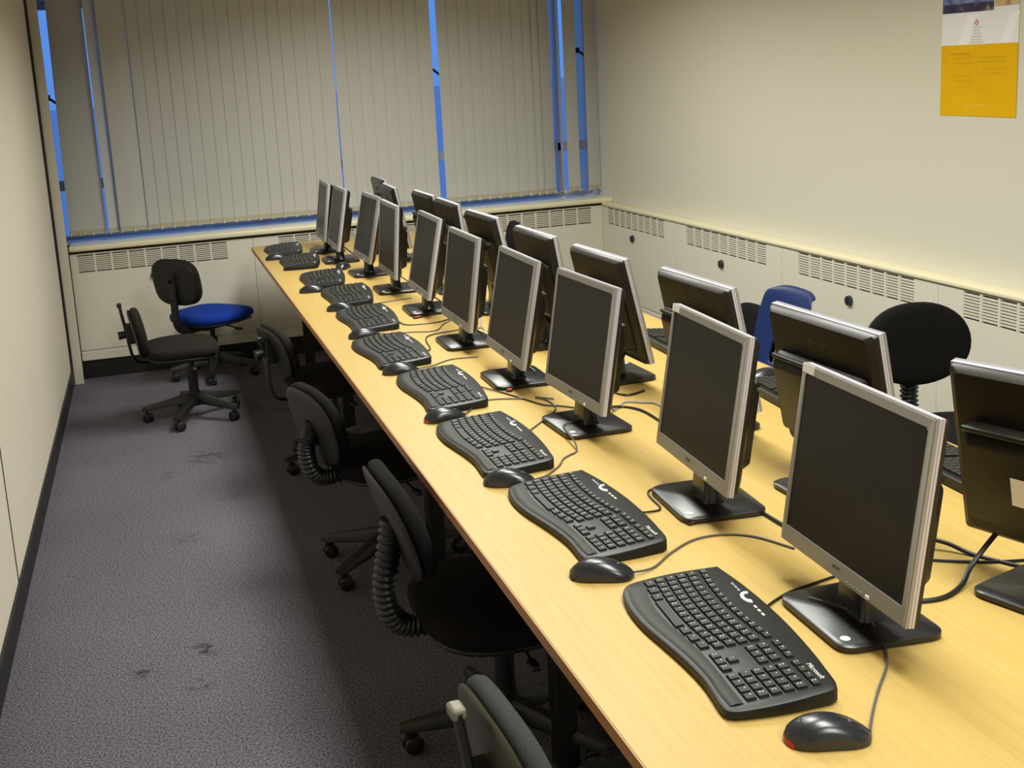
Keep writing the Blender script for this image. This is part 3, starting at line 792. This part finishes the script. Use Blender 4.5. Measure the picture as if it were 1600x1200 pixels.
mouse(0.160, 4.571, -14, 'black mouse against the near end of the seventh keyboard', False, [(0.258, 4.607, 0), (0.340, 4.625, 0), (0.473, 4.653, 0)])
mouse(0.114, 5.065, -8, 'black mouse before the third keyboard from the window end', False, None)
mouse(0.350, 5.634, 60, 'black mouse lying behind a keyboard, near the third monitor from the window', False, None)
mouse(0.080, 6.181, 0, 'black mouse at the desk corner before the farthest keyboard', False, None)
mouse(1.094, 2.852, 175, 'black mouse on the wall side of the desk, below the blue plastic chair', False, None)

# ================================================================== cables and tags
def cable(name, label, pts, r=.0028, m='cable_black', cat='cable', n=6, group='cables on the desk'):
    bm = bmesh.new(); tube(bm, smooth_path(pts, n), r, 8)
    return tag(ob(name, bm, M[m], smooth=True), label, cat, group)
z = DZ + .003
cable('keyboard_cable', 'thin cable running from the nearest keyboard to behind its monitor base', [(0.346, 1.577, z + .004), (0.396, 1.613, z), (0.439, 1.634, z), (0.483, 1.645, z), (0.546, 1.659, z)], .0022)
cable('keyboard_cable', 'thin cable from the second keyboard to its monitor stand', [(0.336, 2.062, z + .004), (0.382, 2.062, z), (0.405, 2.077, z), (0.423, 2.173, z), (0.515, 2.178, z)], .0021)
cable('keyboard_cable', 'curling cable between the third keyboard and its monitor', [(0.310, 2.662, z + .004), (0.345, 2.708, z), (0.406, 2.777, z), (0.456, 2.844, z), (0.463, 2.931, z), (0.443, 2.977, z), (0.484, 2.937, z)], .0021, 'cable')
cable('keyboard_cable', 'cable looping past the red tag from the fourth keyboard', [(0.320, 3.167, z + .004), (0.371, 3.077, z), (0.412, 2.967, z), (0.440, 2.893, z), (0.482, 2.857, z), (0.546, 2.777, z)], .0021)
cable('keyboard_cable', 'cable slanting from the fifth keyboard to its monitor', [(0.294, 3.677, z + .004), (0.320, 3.707, z), (0.356, 3.897, z), (0.483, 3.943, z), (0.566, 3.934, z)], .0021)
cable('keyboard_cable', 'cable with loop from the sixth keyboard below its monitor', [(0.319, 4.286, z + .004), (0.327, 4.146, z), (0.390, 4.116, z), (0.461, 4.120, z), (0.535, 4.174, z)], .0021)
cable('power_cable', 'thick black lead curving out behind the nearest silver monitor', [(0.546, 1.679, z), (0.618, 1.740, z), (0.720, 1.721, z + .02), (0.776, 1.682, z + .015), (0.812, 1.638, z), (0.853, 1.563, z)], .0042)
cable('power_cable', 'thin black lead beside the thick one behind the nearest monitor', [(0.577, 1.710, z), (0.679, 1.681, z), (0.761, 1.632, z), (0.822, 1.603, z), (0.893, 1.584, z)], .0026)
cable('power_cable', 'black video lead hanging from the askew monitor and curling onto the desk', [(0.849, 1.544, DZ + .165), (0.825, 1.553, DZ + .12), (0.778, 1.565, DZ + .06), (0.738, 1.559, z + .022), (0.702, 1.537, z + .004), (0.648, 1.518, z), (0.591, 1.532, z), (0.540, 1.585, z)], .0045)
cable('power_cable', 'black lead running from under the second silver monitor towards the nearest one', [(0.515, 2.138, DZ + .05), (0.546, 2.099, DZ + .02), (0.573, 2.009, z + .001), (0.579, 1.899, z), (0.587, 1.800, z), (0.618, 1.740, z)], .0048)
cable('power_cable', 'black lead behind the third silver monitor on the desk', [(0.566, 2.737, DZ + .02), (0.618, 2.780, z), (0.652, 2.729, z), (0.657, 2.631, z), (0.648, 2.528, z)], .004)
cable('network_cable', 'pale grey lead behind the third silver monitor on the desk', [(0.556, 2.767, DZ + .03), (0.592, 2.760, z), (0.643, 2.816, z), (0.682, 2.796, z), (0.717, 2.751, z), (0.679, 2.578, z)], .0032, 'cable_pale')
cable('power_cable', 'black leads looping at the foot of the fourth black-backed monitor', [(0.720, 2.976, DZ + .10), (0.679, 2.957, DZ + .03), (0.658, 2.937, z), (0.679, 2.877, z), (0.740, 2.897, z)], .0034)
cable('power_cable', 'black lead between the fourth and third silver monitors', [(0.484, 3.276, DZ + .05), (0.536, 3.196, z), (0.546, 3.076, z), (0.577, 2.957, z)], .0036)
cable('power_cable', 'black lead behind the fifth silver monitor', [(0.484, 3.826, DZ + .05), (0.546, 3.755, z), (0.566, 3.575, z), (0.546, 3.376, z)], .0036)
cable('power_cable', 'black lead behind the sixth silver monitor', [(0.504, 4.473, DZ + .05), (0.566, 4.373, z), (0.556, 4.173, z), (0.576, 4.024, z)], .0036)
cable('network_cable', 'pale lead hanging between the fifth and sixth silver monitors', [(0.610, 4.028, DZ + .12), (0.580, 3.978, DZ + .05), (0.570, 3.909, z), (0.590, 3.830, z)], .003, 'cable_pale')
cable('power_cable', 'black lead behind the seventh silver monitor', [(0.494, 5.022, DZ + .05), (0.555, 4.921, z), (0.566, 4.771, z), (0.555, 4.622, z)], .0036)
cable('power_cable', 'black lead behind the two farthest silver monitors', [(0.432, 6.170, DZ + .05), (0.483, 6.069, z), (0.504, 5.920, z), (0.484, 5.770, z)], .0036)
cable('floor_wire', 'thin loose wire lying on the carpet by the desk chairs', [(-0.038, 6.290, .004), (-0.088, 6.202, .004), (-0.130, 6.136, .004), (-0.106, 5.960, .004), (-0.003, 5.828, .004), (0.104, 5.770, .004)], .0022, 'cable', group='loose wires')
cable('hanging_wire', 'pale wire drooping under the desk edge near the front leg', [(.44, 2.28, .70), (.44, 2.30, .45), (.40, 2.48, .24), (.345, 2.66, .12), (.345, 2.55, .16), (.40, 2.46, .24)], .0035, 'cable_pale', group='loose wires')
for (x, y, rz, lab) in ((0.435, 1.979, 8, 'red and black cable tag by the second silver monitor'), (0.405, 3.088, 60, 'small red cable tag near the fourth silver monitor'), (0.404, 4.244, 20, 'small red cable tag near the sixth silver monitor')):
    e = thing('cable_tag', (x, y, DZ), R(rz), lab, 'tag', 'red cable tags')
    ob('tag_sleeve', bx(-.020, .020, -.009, .009, .0, .006, .002), M['cable_black'], e)
    ob('tag_label', bx(-.013, .013, -.0075, .0075, .006, .0066), M['red_tag'], e)

# ================================================================== office chairs
def caster_mesh():
    bm = bmesh.new()
    for s_ in (-1, 1):
        rings = []
        for (yy, r_) in ((.004, .021), (.007, .0245), (.017, .0245), (.0205, .020)):
            rings.append([(math.cos(2 * math.pi * k / 16) * r_ - .008, s_ * yy, .0245 + math.sin(2 * math.pi * k / 16) * r_) for k in range(16)])
        loft(bm, rings)
    box(bm, -.020, .014, -.0045, .0045, .022, .052, .002)
    cyl(bm, (0, 0, .045), (0, 0, .075), .0065, None, 10)
    return mesh_of(bm, 'caster', True, 45)
CASTER = caster_mesh()
def leg_mesh(L=.255):
    bm = bmesh.new(); rings = []
    for (x, zt_, zb_, w) in ((.018, .135, .075, .026), (.08, .122, .078, .023), (.17, .100, .068, .020), (L - .012, .086, .062, .018), (L + .012, .080, .062, .013)):
        rings.append([(x, -w, zb_), (x, w, zb_), (x, w * .95, zt_ - .010), (x, w * .55, zt_), (x, -w * .55, zt_), (x, -w * .95, zt_ - .010)])
    loft(bm, rings); return mesh_of(bm, 'base_leg', True, 40)
LEG = leg_mesh()
def seat_bm(w, d, h, n=3.0, dome=.015, sag=.02):
    """cushion: depth along x, width along y; front edge falls slightly"""
    bm = bmesh.new(); prof = [(-.01, .86), (0.0, .93), (.25, .985), (.55, 1.0), (.80, .985), (.94, .94), (1.0, .86), (1.03, .70), (1.05, .45), (1.06, .2)]
    rings = []
    for t, k in prof:
        rings.append([(a * k, b_ * k, h * t + (dome * (1 - k) if t > .9 else 0) - (sag * max(0, (a * k) / (d / 2)) ** 3 if t > .2 else 0)) for a, b_ in superellipse(d / 2, w / 2, n, 40)])
    return loft(bm, rings)
def back_bm(w, h, t, n=2.6, curve=.35):
    """cushion facing +x, centred at origin in y-z"""
    bm = bmesh.new(); rings = []
    for u, k in ((0, .80), (.06, .92), (.25, .99), (.5, 1.0), (.78, .97), (.92, .90), (1.0, .76), (1.04, .5), (1.05, .2)):
        rings.append([(t * u - t / 2 + curve * (b_ * k) ** 2 , b_ * k, a * k) for a, b_ in superellipse(h / 2, w / 2, n, 40)])
    return loft(bm, rings)
CH = {}
def chair_mesh(key, fn):
    if key not in CH: CH[key] = fn()
    return CH[key]
def bellows_path(sz, bz): return smooth_path([(-.10, 0, sz - .035), (-.20, 0, sz - .055), (-.262, 0, sz - .035), (-.283, 0, sz + .04), (-.270, 0, (sz + bz) / 2 + .02), (-.252, 0, bz)], 7)
def office_chair(loc, yaw, base_ang, seat_h, label, style='bellows', fab='fabric_black', seatfab=None, back_h=.28, back_w=.37, back_z=None, back_tilt=8, back_yaw=0, group='swivel office chairs', plastic='chair_plastic', back_n=2.6, seat_w=.42, seat_d=.41, seat_x=.01, bar_top=.15):
    e = thing('office_chair', (loc[0], loc[1], 0), R(yaw), label, 'chair', group)
    P_ = M[plastic]
    bm = bmesh.new(); cyl(bm, (0, 0, .068), (0, 0, .140), .036, .030, 18); ob('base_hub', bm, M['chair_plastic'], e, smooth=True)
    for k in range(5):
        lg = ob('base_leg', LEG, P_, e, (0, 0, 0), (0, 0, R(base_ang - yaw + 72 * k)))
        ob('caster', CASTER, M['chair_plastic'], lg, (.245, 0, 0), (0, 0, R(random.uniform(-70, 70))))
    bm = bmesh.new(); cyl(bm, (0, 0, .13), (0, 0, seat_h - .16), .025, None, 16); cyl(bm, (0, 0, seat_h - .17), (0, 0, seat_h - .08), .015, None, 14)
    ob('gas_column', bm, M['black_metal'], e, smooth=True)
    ob('seat_mechanism', bx(-.11, .09, -.06, .06, seat_h - .105, seat_h - .066, .008, 2), M['chair_plastic'], e)
    bm = bmesh.new(); tube(bm, smooth_path([(.0, -.05, seat_h - .085), (.0, -.14, seat_h - .088), (.0, -.20, seat_h - .10)], 4), .005, 8); box(bm, -.012, .012, -.235, -.19, seat_h - .108, seat_h - .094, .004)
    ob('height_lever', bm, M['chair_plastic'], e, smooth=True)
    ob('seat', chair_mesh(('seat', seat_w, seat_d), lambda: mesh_of(seat_bm(seat_w, seat_d, .055), 'seat', True, 60)), M[seatfab or fab], e, (seat_x, 0, seat_h - .055))
    ob('seat_pan', chair_mesh(('pan', seat_w, seat_d), lambda: mesh_of(seat_bm(seat_w * .94, seat_d * .94, .022, dome=0), 'seat_pan', True, 60)), M['chair_plastic'], e, (seat_x, 0, seat_h - .072))
    bz = back_z if back_z is not None else seat_h + .18
    tilt = (0, R(-back_tilt), R(back_yaw))
    bo = ob('backrest', chair_mesh(('back', back_w, back_h, back_n, fab), lambda: mesh_of(back_bm(back_w, back_h, .045, back_n), 'backrest', True, 60)), M[fab], e, (-.235, 0, bz), tilt)
    ob('back_shell', chair_mesh(('shell', back_w, back_h, back_n), lambda: mesh_of(back_bm(back_w * .97, back_h * .97, .014, back_n), 'back_shell', True, 60)), M['chair_plastic'] if plastic == 'chair_plastic' else P_, bo, (-.026, 0, 0))
    if style == 'bellows':
        pth = bellows_path(seat_h, bz); dense = smooth_path(pth, 3)
        rr_ = [(.030 if (i // 2) % 2 == 0 else .0235) for i in range(len(dense))]
        bm = bmesh.new(); tube(bm, dense, rr_, 14); ob('bellows_stem', bm, M['bellows'], e, smooth=True, angle=70)
    elif style == 'bar':
        bm = bmesh.new(); tube(bm, smooth_path([(-.10, 0, seat_h - .085), (-.22, 0, seat_h - .085), (-.275, 0, seat_h - .06), (-.292, 0, seat_h + .02), (-.295, 0, bz - .02), (-.318, 0, bz + bar_top)], 5), .008, 8, 2.6)
        st = ob('back_bar', bm, M['black_metal'], e, smooth=True)
        bm = bmesh.new(); cyl(bm, (-.285, 0, bz), (-.338, 0, bz - .006), .017, .021, 16); ob('clamp_knob', bm, M['chair_plastic'], st, smooth=True)
        ob('bar_cap', bx(-.330, -.306, -.017, .017, bz + bar_top - .012, bz + bar_top + .008, .006, 3), M['knob_grey'] if plastic != 'chair_plastic' else M['chair_plastic'], st)
        ob('bracket', bx(-.300, -.245, -.03, .03, bz - .05, bz + .05, .006, 2), M['chair_plastic'], st)
    else:
        bm = bmesh.new(); tube(bm, smooth_path([(-.06, 0, seat_h - .085), (-.19, 0, seat_h - .085), (-.258, 0, seat_h - .05), (-.270, 0, seat_h + .05), (-.262, 0, bz + .05)], 5), .022, 12)
        st = ob('back_tube', bm, M['chair_plastic'], e, smooth=True)
        bm = bmesh.new(); cyl(bm, (-.265, 0, bz + .02), (-.318, .0, bz + .02), .016, .020, 14); ob('clamp_knob', bm, M['chair_plastic'], st, smooth=True)
    return e
office_chair((0.134, 1.550), 4, 160, .42, 'grey-backed office chair cut off at the bottom edge, with pale-capped back bar', 'bar', 'fabric_grey', back_h=.30, back_z=.555, plastic='chair_olive', back_tilt=6)
office_chair((0.172, 2.496), 2, 168, .42, 'black office chair with ribbed bellows stem under the near desk edge', 'bellows', 'fabric_black', back_z=.635, back_h=.265, back_tilt=17, seat_w=.45, seat_d=.45)
office_chair((0.133, 3.685), 16, 145, .42, 'black office chair tucked in ahead of the bellows-stemmed one, third along the aisle', 'bellows', 'fabric_black', back_z=.555, back_tilt=14, back_h=.27, back_w=.35)
office_chair((0.143, 4.863), 14, 204, .41, 'dark office chair tucked under the desk, fourth along the aisle', 'bar', 'fabric_brown', back_z=.545, back_tilt=16, back_h=.235, back_w=.33, bar_top=.06)
office_chair((-0.428, 5.885), 2, 175, .405, 'black office chair standing in the aisle, back seen edge-on', 'bar', 'fabric_brown', back_z=.475, back_h=.25, back_tilt=10, back_w=.32, seat_w=.40, seat_d=.37, seat_x=-.04)
office_chair((-0.272, 6.747), 42, 190, .395, 'office chair with bright blue seat and black back by the window heater', 'tube', 'fabric_brown', 'fabric_blue', back_z=.60, back_h=.27, back_w=.35, back_n=3.2, seat_w=.42, seat_d=.44)
office_chair((1.79, 2.94), -100, 20, .46, 'black office chair with big oval back against the right wall', 'bellows', 'fabric_black', back_z=.68, back_h=.275, back_w=.36, back_n=2.1, back_tilt=6)
office_chair((1.62, 4.30), 178, 50, .38, 'black office chair mostly hidden behind the blue plastic chair', 'bellows', 'fabric_black', back_z=.475, back_h=.28)
office_chair((1.175, 6.22), 168, 50, .44, 'black office chair seen edge-on near the window corner, wall side of the desk', 'bellows', 'fabric_black', back_z=.67, back_h=.30, back_w=.33)

# ------------------------------------------------------------------ blue polypropylene chair
def blue_chair(loc, yaw, label):
    e = thing('plastic_chair', (loc[0], loc[1], 0), R(yaw), label, 'chair')
    prof = [(.225, .415), (.205, .437), (.15, .442), (.05, .432), (-.05, .424), (-.12, .424), (-.165, .436), (-.190, .462), (-.203, .50), (-.212, .53), (-.222, .575), (-.240, .66), (-.258, .74), (-.268, .765), (-.280, .782), (-.296, .785)]
    wid = [.19, .205, .215, .218, .215, .21, .205, .20, .195, .192, .192, .188, .178, .160, .150, .146]
    bm = bmesh.new(); NC = 14; grid = []
    for (x, zz), w_ in zip(prof, wid):
        row = []
        for j in range(NC + 1):
            u = -1 + 2 * j / NC
            lift = .028 * abs(u) ** 2.6
            back = zz > .47
            row.append(bm.verts.new((x + (lift * .9 if back else 0), u * w_, zz + (0 if back else lift * .6) - (.018 * abs(u) ** 4 if zz > .77 else 0))))
        grid.append(row)
    for i in range(len(grid) - 1):
        for j in range(NC):
            if i in (8, 9) and 4 <= j <= NC - 5: continue      # hand slot
            bm.faces.new((grid[i][j], grid[i][j + 1], grid[i + 1][j + 1], grid[i + 1][j]))
    me = mesh_of(bm, 'seat_shell', True, 80)
    so = ob('seat_shell', me, M['blue_shell'], e)
    md = so.modifiers.new('thickness', 'SOLIDIFY'); md.thickness = .006; md.offset = 0
    md = so.modifiers.new('round', 'SUBSURF'); md.levels = 1; md.render_levels = 1
    for sy in (-1, 1):
        for (x0, x1) in ((.14, .20), (-.12, -.21)):
            bm = bmesh.new(); tube(bm, smooth_path([(x0 * .4, sy * .15, .415), (x0, sy * .17, .405), (x0 + (x1 - x0) * .3, sy * .19, .33), (x1, sy * .21, .008)], 5), .011, 10)
            lg = ob('leg', bm, M['chrome'], e, smooth=True)
            bm = bmesh.new(); cyl(bm, (x1, sy * .21, 0), (x1, sy * .21, .02), .014, None, 12); ob('foot_cap', bm, M['chair_plastic'], lg, smooth=True)
    return e
blue_chair((1.455, 3.74), 178, 'dark blue moulded plastic chair on the wall side of the desk')
